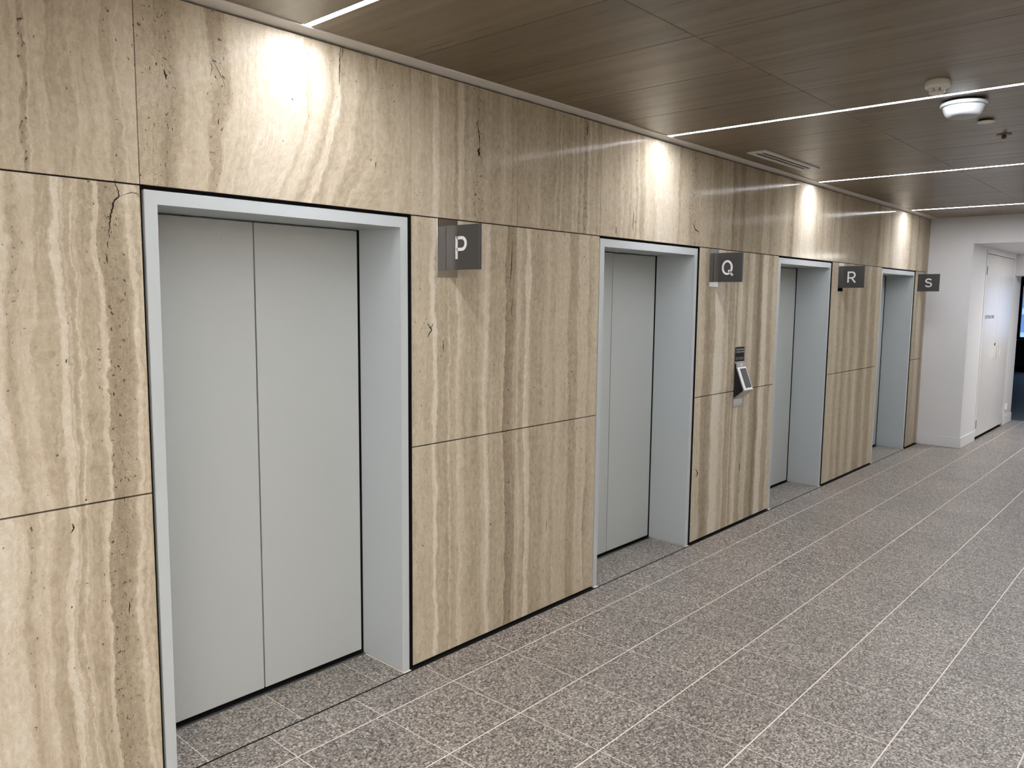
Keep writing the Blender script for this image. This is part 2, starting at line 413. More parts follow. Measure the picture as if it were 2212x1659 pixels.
def brushed(name, col, rough, metal, axis='z'):
    m = NT(name)
    p, x, y, z = m.pos()
    k = {'z': (900.0, 900.0, 6.0), 'x': (6.0, 900.0, 900.0)}[axis]
    g = m.noise(m.xyz(m.math('MULTIPLY', x, k[0]), m.math('MULTIPLY', y, k[1]), m.math('MULTIPLY', z, k[2])), 1.0, 2.0)
    m.P(Base_Color=m.mix(g, tuple(c * 0.96 for c in col) + (1,), tuple(min(1, c * 1.04) for c in col) + (1,)),
        Roughness=m.rng(g, 0.3, 0.7, rough - 0.04, rough + 0.04), Metallic=metal)
    return m.mat

M_doorpaint = plain('lift_door_grey', (0.460, 0.492, 0.492), 0.34, 0.0, 0.5, 0.012, 300.0)
M_framepaint = plain('lift_frame_grey', (0.480, 0.525, 0.545), 0.34, 0.0, 0.5, 0.012, 300.0)
M_black = plain('black_recess', (0.006, 0.006, 0.007), 0.8, 0, 0.2)
M_grout = plain('pale_grout', (0.86, 0.81, 0.75), 0.8, 0, 0.3, 0.06, 90)
M_white = plain('white_paint', (0.72, 0.73, 0.755), 0.55, 0, 0.4, 0.01, 8)
M_whitegloss = plain('white_satin_paint', (0.71, 0.715, 0.725), 0.26, 0, 0.5, 0.01, 8)
M_plastic = plain('white_plastic', (0.72, 0.72, 0.70), 0.38, 0, 0.5, 0.01, 60)
M_dome = plain('grey_white_plastic', (0.36, 0.385, 0.40), 0.38, 0, 0.5, 0.01, 60)
M_outlet = plain('bright_white_plastic', (0.90, 0.90, 0.89), 0.35, 0, 0.5, 0.01, 60)
M_trim = plain('white_trim', (0.74, 0.73, 0.71), 0.45, 0, 0.5, 0.01, 40)
M_alu = brushed('aluminium', (0.56, 0.58, 0.59), 0.36, 1.0)
M_mirror = brushed('polished_steel', (0.62, 0.62, 0.61), 0.07, 1.0)
M_signgrey = plain('sign_grey', (0.050, 0.050, 0.049), 0.30, 0.0, 0.5, 0.03, 200)
M_letter = plain('letter_white', (0.78, 0.78, 0.80), 0.4, 0, 0.4, 0.01)
M_screen = plain('dark_screen', (0.022, 0.022, 0.024), 0.35, 0, 0.2, 0.05)
M_placard = plain('black_placard', (0.006, 0.007, 0.012), 0.5, 0, 0.15, 0.05)
M_gold = plain('braille_gold', (0.55, 0.47, 0.30), 0.4, 0, 0.5, 0.05)
M_silvertext = plain('silver_print', (0.55, 0.56, 0.58), 0.4, 0, 0.5, 0.02)
M_darkprint = plain('dark_print', (0.06, 0.06, 0.07), 0.5, 0, 0.4, 0.05)
M_carpet = plain('blue_grey_carpet', (0.085, 0.110, 0.145), 0.6, 0, 0.4, 0.15, 60)
M_darkblue = plain('dark_blue_wall', (0.075, 0.125, 0.180), 0.6, 0, 0.3, 0.04)
M_winblack = plain('black_window_frame', (0.004, 0.004, 0.005), 0.5, 0, 0.3, 0.05)
M_concrete = plain('pale_facade', (0.62, 0.66, 0.70), 0.8, 0, 0.3, 0.05, 2)
M_bluewin = plain('blue_office_glass', (0.16, 0.24, 0.42), 0.15, 0, 0.5, 0.1, 1)
M_brown = plain('brass_brown', (0.16, 0.12, 0.08), 0.4, 0.3, 0.5, 0.05)
M_led = emission('led_diffuser', LED_COLOR, LED_POWER)
M_corrfill = emission('corridor_lamp', (1.0, 0.96, 0.92, 1), CORRIDOR_FILL_POWER)
M_recfill = emission('reception_lamp', (1.0, 0.89, 0.77, 1), RECEPTION_FILL_POWER)

def glass_material():
    m = NT('window_glass')
    tr = m.n('ShaderNodeBsdfTransparent', None, Color=(0.9, 0.95, 1.0, 1))
    gl = m.n('ShaderNodeBsdfGlossy', None, Roughness=0.01)
    fr = m.n('ShaderNodeFresnel', None, IOR=1.45)
    mx = m.n('ShaderNodeMixShader')
    m.t.links.new(fr.outputs[0], mx.inputs[0])
    m.t.links.new(tr.outputs[0], mx.inputs[1])
    m.t.links.new(gl.outputs[0], mx.inputs[2])
    m.t.links.new(mx.outputs[0], m.out.inputs[0])
    return m.mat
M_glass = glass_material()

# ------------------------------------------------------------------ layout (metres)
H1, H2, TOP, CEIL = 2.062, 1.038, 2.688, 2.690
XA, XB, XC, XD, XE, XF, XG, XH, XI, XJ = 1.1221, 2.2749, 2.9663, 3.6692, 4.816, 6.0865, 7.2463, 8.6314, 9.8252, 10.3132
DOORS = [(XA, XB), (XD, XE), (XF, XG), (XH, XI)]
LEDS = [-3.40, -0.84, 1.712, 4.250, 6.646, 9.268]
BACK = -3.21          # opposite lobby wall
XR, YR = 1.2, -7.6    # reception area behind the camera
WEST = -4.6
DEPTH = 0.305         # door plane behind the stone face

# ------------------------------------------------------------------ floor
T = 0.4
GX0, GY0 = 1.9225, -0.2198
floor = boxes('floor', [(WEST, 13.4, BACK, 0.40, -0.10, -0.0006)], M_grout)
tag(floor, 'speckled grey-brown terrazzo tile floor with pale grout lines', kind='structure')
g = 0.0026
def tile_mesh(x0, x1, y0, y1):
    bm = bmesh.new()
    add_box(bm, x0, x1, y0, y1, -0.008, 0.0)
    bmesh.ops.bevel(bm, geom=[e for e in bm.edges if all(v.co.z > -0.001 for v in e.verts)], offset=0.0006, segments=1, affect='EDGES')
    return mesh(bm, 'floor_tile')
gx = 0.0016
full = tile_mesh(-T / 2 + gx, T / 2 - gx, -T / 2 + g, T / 2 - g)
cut = tile_mesh(-T / 2 + gx, T / 2 - gx, GY0 + g, -0.0165)
def proj(p):
    q = Vector(p) - CAM
    z = q.dot(F)
    if z < 0.2:
        return None
    return 1106 + 1694.9 * q.dot(R) / z, 829.5 - 1694.9 * q.dot(U) / z
cand = []
ix0 = math.floor((WEST - GX0) / T)
ix1 = math.ceil((13.4 - GX0) / T)
for i in range(ix0, ix1):
    xc = GX0 + (i + 0.5) * T
    for j in range(-1, 8):
        yc = GY0 - (j + 0.5) * T
        if j == -1:
            corner = [(xc + a, b, 0) for a in (-.2, .2) for b in (GY0, -0.02)]
        else:
            corner = [(xc + a, yc + b, 0) for a in (-.2, .2) for b in (-.2, .2)]
        pp = [proj(c) for c in corner]
        vis = all(pp) and max(q[0] for q in pp) > -20 and min(q[0] for q in pp) < 2235 and max(q[1] for q in pp) > 0 and min(q[1] for q in pp) < 1680
        if j == -1 and xc > 10.5: vis = False
        area = (Vector((xc, yc, 0)) - CAM).length
        cand.append((not vis, area, xc, yc, j))
cand.sort()
rest = bmesh.new()
nt = 0
for nv, dist, xc, yc, j in cand:
    if not nv and nt < 290:
        if xc + T / 2 > 13.4 or yc - T / 2 < BACK:
            nv = True
        else:
            o = link('floor_tile', cut if j == -1 else full, M_terrazzo, None, (xc, 0 if j == -1 else yc, 0))
            o.parent = floor
            nt += 1
            continue
    x0, x1 = xc - T / 2 + g, min(xc + T / 2 - g, 13.4)
    y0, y1 = (GY0 + g, -0.0165) if j == -1 else (max(yc - T / 2 + g, BACK), yc + T / 2 - g)
    if x1 > x0 and y1 > y0 and not (j == -1 and xc > 10.5):
        add_box(rest, x0, x1, y0, y1, -0.008, 0.0)
o = link('floor_tile_field', mesh(rest, 'floor_tile_field'), M_terrazzo)
o.parent = floor
o['kind'] = 'stuff'
# black movement joint in front of the stone and across the door openings
SEG = [(WEST, XA + 0.013), (XB - 0.013, XD + 0.013), (XE - 0.013, XF + 0.013), (XG - 0.013, XH + 0.013), (XI - 0.013, XJ)]
o = boxes('movement_joint', [(WEST, XJ, -0.0165, -0.0085, -0.008, 0.0003)] + [(a_, b_, -0.0085, 0.03, -0.008, 0.0003) for a_, b_ in SEG], M_black); o.parent = floor
# tiles inside the door openings
for k, (a, b) in enumerate(DOORS):
    cx = (a + b) / 2 - 0.014
    cuts = [a + 0.056, cx - T, cx, cx + T, b - 0.056] if k == 0 else [a + 0.056, cx + (0.2 if k == 1 else 0), b - 0.056]
    for x0, x1 in zip(cuts, cuts[1:]):
        o = boxes('floor_tile', [(x0 + gx, x1 - gx, -0.0085, 0.283, -0.008, 0.0)], M_terrazzo)
        o.parent = floor

# ------------------------------------------------------------------ stone lift wall
bk = []
segs = [(WEST, XA + 0.012), (XB - 0.012, XD + 0.012), (XE - 0.012, XF + 0.012), (XG - 0.012, XH + 0.012), (XI - 0.012, XJ)]
for a, b in segs:
    bk.append((a, b, 0.022, 0.40, -0.05, 2.75))
for a, b in DOORS:
    bk.append((a + 0.012, b - 0.012, 0.022, 0.40, H1 - 0.012, 2.75))
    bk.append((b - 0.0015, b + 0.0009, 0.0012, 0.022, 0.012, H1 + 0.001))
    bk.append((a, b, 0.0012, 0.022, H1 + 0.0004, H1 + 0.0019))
wall = boxes('wall_back', bk, M_black)
tag(wall, 'long lift lobby wall clad in honed beige travertine slabs', kind='structure')

def slab(x0, x1, z0, z1, prof=None, seed=0.0, swirl=0.0):
    bm = bmesh.new()
    add_box(bm, x0 + 0.0013, x1 - 0.0013, 0.0, 0.020, z0, z1)
    bmesh.ops.bevel(bm, geom=[e for e in bm.edges if all(v.co.y < 0.001 for v in e.verts)], offset=0.0008, segments=1, affect='EDGES')
    o = link('stone_slab', mesh(bm, 'stone_slab'), M_slab[prof] if prof else M_stone)
    o.parent = wall
    o['seed'] = float(seed)
    o['swirl'] = float(swirl)
    return o
ZB, ZT = 0.015, 2.678
def column(x0, x1, prof, seed, swirl=0.0):
    slab(x0, x1, ZB, H2 - 0.0027, prof, seed, swirl)
    slab(x0, x1, H2 + 0.0027, H1 - 0.0025, prof, seed, swirl)
def top(x0, x1, prof, seed, swirl=0.0):
    slab(x0, x1, H1 + 0.0025, ZT, prof, seed, swirl)
for i in range(6):
    x1 = 0.425 - i * 0.75
    column(x1 - 0.75, x1, None, 5 + i, 0.1)
    top(x1 - 0.75, x1, None, 15 + i, 0.1)
column(0.425, XA, 'left', 1.0, 0.10)
top(0.425, XA, 'lefttop', 2.0, 0.06)
top(XA, XB, 'doortop', 3.0, 0.30)
column(XB, XC, 'bc', 4.0, 0.05)
column(XC, XD, 'cd', 4.0, 0.03)
top(XB, XC, 'bctop', 21.0, 0.0)
top(XC, XD, 'cdtop', 21.4, 0.03)
top(XD, XE, 'detop', 22.0, 0.10)
column(XE, XF, 'ef', 6.0, 0.06)
top(XE, XF, 'eftop', 23.0, 0.02)
top(XF, XG, 'fgtop', 24.0, 0.08)
column(XG, XH, 'gh', 8.0, 0.0)
top(XG, XH, 'ghtop', 25.0, 0.0)
top(XH, XI, 'hitop', 26.0, 0.06)
column(XI, XJ, None, 9.0, 0.0)
top(XI, XJ, None, 27.0, 0.0)

# cracks and voids in the slabs, drawn as dark brown ribbons: (width, points along the crack)
M_crack = plain('crack_shadow', (0.030, 0.021, 0.014), 0.9, 0, 0.1, 0.2, 200)
CRACKS = [(0.0053,[(1.043,2.07),(1.045,2.052),(1.054,2.036),(1.055,2.017),(1.04,2.006),(1.033,1.982),(1.027,1.96),(1.023,1.935),(1.02,1.91),(1.018,1.884)]),(0.0021,[(1.055,2.017),(1.074,2.027),(1.096,2.035),(1.112,2.033),(1.122,2.02)]),(0.0035,[(1.015,1.876),(1.012,1.854)]),(0.0035,[(1.009,1.835),(1.009,1.803)]),(0.0072,[(1.216,2.444),(1.219,2.43),(1.22,2.412)]),(0.0054,[(1.188,2.46),(1.192,2.45)]),(0.0019,[(1.379,2.525),(1.403,2.484),(1.419,2.456),(1.433,2.425)]),(0.0022,[(1.373,2.508),(1.383,2.487),(1.376,2.455)]),(0.0041,[(1.916,2.684),(1.913,2.628),(1.91,2.575),(1.909,2.531)]),(0.003,[(1.927,2.683),(1.924,2.639)]),(0.0033,[(2.093,2.677),(2.092,2.628)]),(0.0046,[(1.401,2.32),(1.4,2.297)]),(0.0042,[(2.086,2.265),(2.083,2.233)]),(0.0058,[(2.68,2.524),(2.687,2.488),(2.696,2.447),(2.697,2.401)]),(0.0164,[(2.697,2.405),(2.691,2.383),(2.691,2.366)]),(0.0082,[(3.536,2.654),(3.533,2.624),(3.53,2.591)]),(0.0077,[(2.368,1.592),(2.393,1.563),(2.37,1.53)]),(0.004,[(2.384,1.559),(2.404,1.592)]),(0.0045,[(2.464,1.512),(2.467,1.459)]),(0.0054,[(2.933,1.989),(2.928,1.877),(2.909,1.747)]),(0.0039,[(2.94,1.717),(2.928,1.625)]),(0.0137,[(4.869,0.53),(4.897,0.499),(4.88,0.472)]),(0.0114,[(5.542,0.471),(5.547,0.416)]),(0.0073,[(5.222,1.828),(5.227,1.769)]),(0.0075,[(3.827,2.129),(3.83,2.077)]),(0.0071,[(4.006,2.232),(4.002,2.11)]),(0.0087,[(4.712,2.218),(4.739,2.175),(4.797,2.158)]),(0.0052,[(0.867,0.986),(0.873,0.968),(0.861,0.955)]),(0.0053,[(1.032,0.684),(1.029,0.64)]),(0.0038,[(0.876,1.507),(0.876,1.493)]),(0.0046,[(1.027,1.48),(1.031,1.471)]),(0.0046,[(2.632,1.973),(2.626,1.887)]),(0.0047,[(3.234,0.515),(3.228,0.438)])]
slabs = [o for o in wall.children if o.name.startswith('stone_slab')]
for wdt, pts in CRACKS:
    rr = random.Random(int(pts[0][0] * 1000))
    fine = []
    for (xa, za), (xb, zb) in zip(pts, pts[1:]):
        for i in range(5):
            f = i / 5
            fine.append((xa + (xb - xa) * f + rr.uniform(-.35, .35) * wdt, za + (zb - za) * f))
    fine.append(pts[-1])
    n = len(fine)
    bm = bmesh.new()
    prev = None
    for i, (xx, zz) in enumerate(fine):
        taper = min(1.0, 0.25 + 2.2 * min(i, n - 1 - i) / n)
        hw = wdt * 0.5 * taper * rr.uniform(0.55, 1.25)
        a_, b_ = fine[max(0, i - 1)], fine[min(n - 1, i + 1)]
        t_ = Vector((b_[0] - a_[0], b_[1] - a_[1])).normalized()
        ring = [bm.verts.new((xx - t_.y * hw, yy, zz + t_.x * hw)) for yy in (-0.0003, 0.0006)] + [bm.verts.new((xx + t_.y * hw, yy, zz - t_.x * hw)) for yy in (0.0006, -0.0003)]
        if prev:
            for k in range(4):
                bm.faces.new((prev[k], prev[(k + 1) % 4], ring[(k + 1) % 4], ring[k]))
        prev = ring
    mx, mz = fine[n // 2]
    host = min(slabs, key=lambda o: 0 if (o.data.vertices and min(v.co.x for v in o.data.vertices) <= mx <= max(v.co.x for v in o.data.vertices) and min(v.co.z for v in o.data.vertices) <= mz <= max(v.co.z for v in o.data.vertices)) else 1)
    c_ = link('crack', mesh(bm, 'crack'), M_crack)
    c_.parent = host

# ------------------------------------------------------------------ lift doors
names = ['widest and nearest pair of grey lift doors, left of sign P', 'grey lift doors between sign P and sign Q',
         'grey lift doors between the wall keypad and sign R', 'farthest grey lift doors, just before sign S']
for k, (a, b) in enumerate(DOORS):
    d = empty('door_%d' % (k + 1), ((a + b) / 2, 0.15, 0), names[k], kind='structure')
    gp, fw = 0.013, 0.040
    x0, x1, zt = a + gp, b - gp, H1 - 0.011
    U_pts = [(x0, 0.002), (x0, zt), (x1, zt), (x1, 0.002), (x1 - fw, 0.002), (x1 - fw, zt - 0.042), (x0 + fw, zt - 0.042), (x0 + fw, 0.002)]
    prism('door_frame', U_pts, 'y', 0.006, 0.335, M_framepaint, d, 0.004, 3)
    ix0, ix1, iz = x0 + fw, x1 - fw, zt - 0.042
    mid = (ix0 + ix1) / 2
    boxes('shaft_lining', [(ix0 - 0.02, ix1 + 0.02, 0.350, 0.358, -0.02, iz + 0.03)], M_black, d)
    for s, (p, q) in enumerate(((ix0 - 0.004, mid - 0.0030), (mid + 0.0030, ix1 - 0.008))):
        lf = boxes('door_leaf', [(p, q, DEPTH, DEPTH + 0.03, 0.018, iz - 0.006)], M_doorpaint, d, 0.0012)
        if k == 0 and s == 0:
            lathe('lock_cap', [(0.0, -0.0006), (0.012, -0.0006), (0.0128, -0.0016), (0.0145, -0.0016), (0.0150, 0.0)],
                  (1.572, DEPTH, 1.933), M_doorpaint, lf, 32, 'y')
    boxes('door_seal', [(ix1 - 0.0012, ix1 + 0.0004, 0.2995, 0.345, 0.002, iz - 0.001)], M_black, d)  # black strip stands in for shade in the gap beside the leaf
    boxes('sill', [(ix0, ix1, 0.2835, 0.2985, -0.008, 0.001)], M_alu, d)
    boxes('sill_gap', [(ix0, ix1, 0.2985, 0.345, -0.02, 0.0004)], M_black, d)

# ------------------------------------------------------------------ ceiling
ceiling = boxes('ceiling', [(WEST, XJ, BACK, 0.05, 2.706, 2.80)], M_black)
tag(ceiling, 'suspended ceiling of satin brown oak veneer panels', kind='structure')
cols = []
allx = [WEST] + LEDS + [XJ]
for p, q in zip(allx, allx[1:]):
    n = max(1, round((q - p) / 0.505))
    for i in range(n):
        x0 = p + (q - p) * i / n
        x1 = p + (q - p) * (i + 1) / n
        x0 += 0.0155 if (i == 0 and p in LEDS) else 0.0017
        x1 -= 0.0155 if (i == n - 1 and q in LEDS) else 0.0017
        cols.append((x0, x1))
rows = [(-1.097, -0.080), (-2.114, -1.097), (-3.131, -2.114)]
for x0, x1 in cols:
    for y0, y1 in rows:
        bm = bmesh.new()
        add_box(bm, x0, x1, y0 + 0.001, y1 - 0.001, CEIL, CEIL + 0.014)
        bmesh.ops.bevel(bm, geom=[e for e in bm.edges if all(v.co.z < CEIL + 0.001 for v in e.verts)], offset=0.0008, segments=1, affect='EDGES')
        o = link('ceiling_panel', mesh(bm, 'ceiling_panel'), M_wood)
        o.parent = ceiling
prism('trim_1', [(0.028, TOP - 0.002), (0.028, 2.706), (-0.080, 2.706), (-0.080, TOP - 0.002)], 'x', WEST, XJ, M_trim, None, 0.0008, 1)
tag(bpy.data.objects['trim_1'], 'white edge trim between the travertine wall and wood ceiling', kind='structure')
boxes('trim_2', [(WEST, XJ, BACK, -3.131, TOP - 0.002, 2.706)], M_trim)
tag(bpy.data.objects['trim_2'], 'white edge trim along the opposite side of the wood ceiling', kind='structure')

led_names = ['long white linear LED ceiling light behind the camera', 'long white linear LED ceiling light left of the nearest doors',
             'white linear LED light above the nearest lift doors', 'white linear LED light above the lift doors left of sign Q, passing two ceiling fixtures',
             'white linear LED light beyond the slotted air vent', 'farthest white linear LED light, next to the white end wall']
for x, nm in zip(LEDS, led_names):
    e = empty('linear_light', (x, -1.6, CEIL), nm, 'ceiling light', 'linear lights across the ceiling')
    boxes('housing', [(x - 0.0150, x - 0.0128, -3.131, -0.082, CEIL - 0.001, CEIL + 0.014), (x + 0.0128, x + 0.0150, -3.131, -0.082, CEIL - 0.001, CEIL + 0.014),
                      (x - 0.0128, x + 0.0128, -3.131, -0.082, CEIL + 0.010, CEIL + 0.014)], M_trim, e)
    boxes('diffuser', [(x - 0.0128, x + 0.0128, -3.129, -0.084, CEIL - 0.0005, CEIL + 0.0095)], M_led, e)

# ------------------------------------------------------------------ other walls
o = boxes('wall_front', [(XR, XJ, BACK - 0.1, BACK, -0.05, 2.75)], M_stone)
o['seed'] = 40.0; o['swirl'] = 0.05
tag(o, 'travertine wall on the opposite side of the lift lobby', kind='structure')
o = boxes('wall_left', [(WEST - 0.1, WEST, YR, 0.05, -0.05, 2.75), (WEST, XR, YR - 0.1, YR, -0.05, 2.75), (XR, XR + 0.1, YR, BACK - 0.1, -0.05, 2.75)], M_white)
tag(o, 'white walls of the reception area at the near end of the lobby', kind='structure')
o = boxes('floor_reception', [(WEST, XR, YR, BACK, -0.10, 0.0)], M_terrazzo)
tag(o, 'speckled terrazzo floor of the reception area', kind='structure')
o = boxes('ceiling_reception', [(WEST, XR, YR, BACK, CEIL, 2.80)], M_white)
tag(o, 'white plaster ceiling of the reception area', kind='structure')
for i in range(3):  # unseen warm lamps, added as fill for the near end of the lobby
    for j in range(3):
        lx, ly = -3.7 + i * 1.75, -4.2 - j * 1.4
        e = empty('reception_light', (lx, ly, CEIL), 'square warm reception ceiling light, %s row from the lobby, %s to the end wall' % (('first', 'second', 'third')[j], ('nearest', 'middle', 'farthest')[i]), 'ceiling light', 'reception ceiling lights')
        boxes('housing', [(lx - 0.31, lx + 0.31, ly - 0.31, ly + 0.31, CEIL - 0.010, CEIL - 0.001)], M_trim, e)
        boxes('diffuser', [(lx - 0.30, lx + 0.30, ly - 0.30, ly + 0.30, CEIL - 0.014, CEIL - 0.0102)], M_recfill, e)
YC, XK, HZ, HZ2 = -0.465, 13.30, 2.380, 2.085
o = boxes('wall_right', [(XJ, 11.02, YC, 0.40, -0.05, 2.75), (11.02, 12.74, YC, 0.40, HZ - 0.035, 2.75), (12.74, XK, YC, 0.40, -0.05, 2.75),
                         (11.02, 12.74, YC + 0.12, 0.40, -0.05, HZ - 0.035), (XJ, XJ + 0.2, BACK - 0.1, YC, HZ, 2.75)], M_white)
tag(o, 'white painted end wall with an opening to a corridor', kind='structure')
o = boxes('ceiling_corridor', [(XJ + 0.2, XK, BACK - 0.1, YC, HZ, 2.60)], M_white)
tag(o, 'low white plaster soffit of the corridor', kind='structure')
o = boxes('wall_corridor', [(XJ, XK, BACK - 0.1, BACK, -0.05, HZ)], M_white)
tag(o, 'white corridor wall opposite the cupboard doors', kind='structure')
o = boxes('trim_3', [(12.84, XK, BACK, YC, HZ2, HZ)], M_white)
tag(o, 'white lintel over the opening at the end of the corridor', kind='structure')
o = boxes('baseboard_right', [(XJ - 0.012, XJ, YC - 0.012, -0.0005, 0.001, 0.124)], M_white, None, 0.0015)
tag(o, 'low white skirting board on the end wall', kind='structure')
o = boxes('baseboard_corridor', [(XJ, 10.985, YC - 0.012, YC, 0.001, 0.124), (12.775, XK, YC - 0.012, YC, 0.001, 0.124)], M_white, None, 0.0015)
tag(o, 'low white skirting board either side of the cupboard', kind='structure')

# added fill lamp to light the corridor, unseen outside the frame to the right
e = empty('panel_light', (11.8, -1.9, HZ), 'square white light panel in the corridor soffit', 'ceiling light')
boxes('housing', [(11.49, 12.11, -2.21, -1.59, HZ - 0.010, HZ - 0.002)], M_trim, e)
boxes('diffuser', [(11.51, 12.09, -2.19, -1.61, HZ - 0.013, HZ - 0.0102)], M_corrfill, e)

# ------------------------------------------------------------------ electrical cupboard in the corridor
cx0, cx1, cz = 11.02, 12.74, HZ - 0.035
d = empty('door_5', ((cx0 + cx1) / 2, YC, 0), 'white double cupboard doors in the corridor beyond the lifts', kind='structure')
fr = [(cx0 + .002, cx0 + 0.036, YC - 0.006, YC + 0.10, 0.001, cz - .002), (cx1 - 0.036, cx1 - .002, YC - 0.006, YC + 0.10, 0.001, cz - .002),
      (cx0 + 0.036, cx1 - 0.036, YC - 0.006, YC + 0.10, cz - 0.036, cz - .002)]
boxes('door_frame', fr, M_white, d)
boxes('dark_void', [(cx0 + 0.036, cx1 - 0.036, YC + 0.05, YC + 0.06, 0.0, cz - 0.036), (cx0 + 0.036, cx1 - 0.036, YC - 0.002, YC + 0.05, 0.0002, 0.002)], M_black, d)  # black sheets stand in for shade behind and below the cupboard leaves
cm = (cx0 + cx1) / 2 + 0.0
for s, (p, q) in enumerate(((cx0 + 0.040, cm - 0.006), (cm + 0.006, cx1 - 0.040))):
    lf = boxes('door_leaf', [(p, q, YC - 0.003, YC + 0.04, 0.034, cz - 0.042)], M_whitegloss, d, 0.0015)
    yf = YC - 0.003
    hx = q - 0.075 if s == 0 else p + 0.075
    bm = bmesh.new()
    ribbon(bm, [(yf, 0.995), (yf - 0.032, 0.995), (yf - 0.032, 1.135), (yf, 1.135)], 0.012, 0.016, False, lambda uu, vv, dd, hx=hx: (hx + dd, uu, vv))
    link('pull_handle', mesh(bm, 'pull_handle'), M_plastic, lf)
    if s == 0:
        lathe('lock_cylinder', [(0.0, -0.010), (0.015, -0.010), (0.018, -0.004), (0.018, 0.0)], (q - 0.055, yf, 1.172), M_brown, lf, 24, 'y')
        rot = Matrix.Translation((11.16, yf - 0.0006, 1.512)) @ Matrix.Rotation(math.pi / 2, 4, 'X')
        text_mesh('lettering', 'ELECTRICAL RISER', 0.058, M_darkprint, lf, rot, 0.0004, width=0.50)
    for hz in (0.20, 2.10):
        xx = p - 0.001 if s == 0 else q + 0.001
        lathe('hinge', [(0.0, -0.05), (0.007, -0.05), (0.007, -0.018), (0.0055, -0.017), (0.007, -0.016), (0.007, 0.016), (0.0055, 0.017), (0.007, 0.018), (0.007, 0.05), (0.0, 0.05)],
              (xx, yf - 0.004, hz), M_brown if (s == 0) else M_plastic, lf, 16)
o = empty('power_outlet', (12.95, YC, 0.28), 'small white double power outlet low on the corridor wall', 'outlet')
boxes('cover_plate', [(12.86, 12.99, YC - 0.016, YC - 0.0005, 0.205, 0.285)], M_outlet, o, 0.002)
for xx in (12.89, 12.94):
    boxes('switch', [(xx, xx + 0.02, YC - 0.014, YC - 0.0161, 0.262, 0.276)], M_outlet, o)

# ------------------------------------------------------------------ dark room beyond, with its window
XW = 24.0
o = boxes('floor_far', [(13.4, XW, -7.0, 4.0, -0.10, -0.002)], M_carpet)
tag(o, 'dark blue-grey carpet floor of the unlit room beyond the corridor', kind='structure')
WY0, WY1, WZ0, WZ1 = -3.9, 1.35, 0.77, 2.29
o = boxes('wall_far', [(XW, XW + 0.2, -7.0, 4.0, -0.05, WZ0), (XW, XW + 0.2, -7.0, 4.0, WZ1, 2.9), (XW, XW + 0.2, WY1, 4.0, WZ0, WZ1), (XW, XW + 0.2, -7.0, WY0, WZ0, WZ1),
                         (XK, XW, 4.0, 4.1, -0.05, 2.9), (XK, XW, -7.1, -7.0, -0.05, 2.9),
                         (XK, XK + 0.1, 0.40, 4.0, -0.05, 2.9), (XK, XK + 0.1, -7.0, BACK, -0.05, 2.9), (XK, XK + 0.1, BACK, YC, HZ, 2.9)], M_darkblue)
tag(o, 'dark blue walls of the unlit room beyond the corridor', kind='structure')
o = boxes('baseboard_far', [(XW - 0.02, XW, -7.0, 4.0, 0.0, 0.10)], M_winblack)
tag(o, 'black skirting under the far window', kind='structure')
o = boxes('ceiling_far', [(XK, XW, -7.0, 4.0, 2.9, 3.0)], M_darkblue)
tag(o, 'dark ceiling of the unlit room beyond the corridor', kind='structure')
w = empty('window_1', (XW, (WY0 + WY1) / 2, WZ0), 'black framed window at the far right edge, overlooking an office building', kind='structure')
fb = 0.115
boxes('window_frame', [(XW + 0.02, XW + 0.12, WY1 - fb, WY1, WZ0, WZ1), (XW + 0.02, XW + 0.12, WY0, WY0 + fb, WZ0, WZ1),
                       (XW + 0.02, XW + 0.12, WY0 + fb, WY1 - fb, WZ1 - 0.14, WZ1), (XW + 0.02, XW + 0.12, WY0 + fb, WY1 - fb, WZ0, WZ0 + 0.06),
                       (XW + 0.02, XW + 0.12, -1.2, -1.1, WZ0 + 0.06, WZ1 - 0.14), ], M_winblack, w)
boxes('window_sill', [(XW - 0.06, XW + 0.02, WY0, WY1, WZ0 - 0.02, WZ0)], M_alu, w)
for y0, y1 in ((-1.1, WY1 - fb), (WY0 + fb, -1.2)):
    boxes('pane', [(XW + 0.06, XW + 0.068, y0, y1, WZ0 + 0.06, WZ1 - 0.14)], M_glass, w)
# office block seen through that window
bd = empty('office_building', (44.0, 0.0, -12.0), 'pale office block with blue windows seen through the far window', 'building')
boxes('facade', [(44.0, 50.0, -14.0, 16.0, -12.0, 14.0)], M_concrete, bd)
wm = bmesh.new(); add_box(wm, -0.06, 0.1, -0.62, 0.62, -0.42, 0.42); wm = mesh(wm, 'office_window')
wm.materials.append(M_bluewin)
for r in range(5):
    for c in range(8):
        o = link('office_window', wm, None, None, (43.98, 4.6 - c * 1.5, -1.55 + r * 1.15))
        o.parent = bd; o.matrix_parent_inverse = Matrix.Translation(-bd.location)

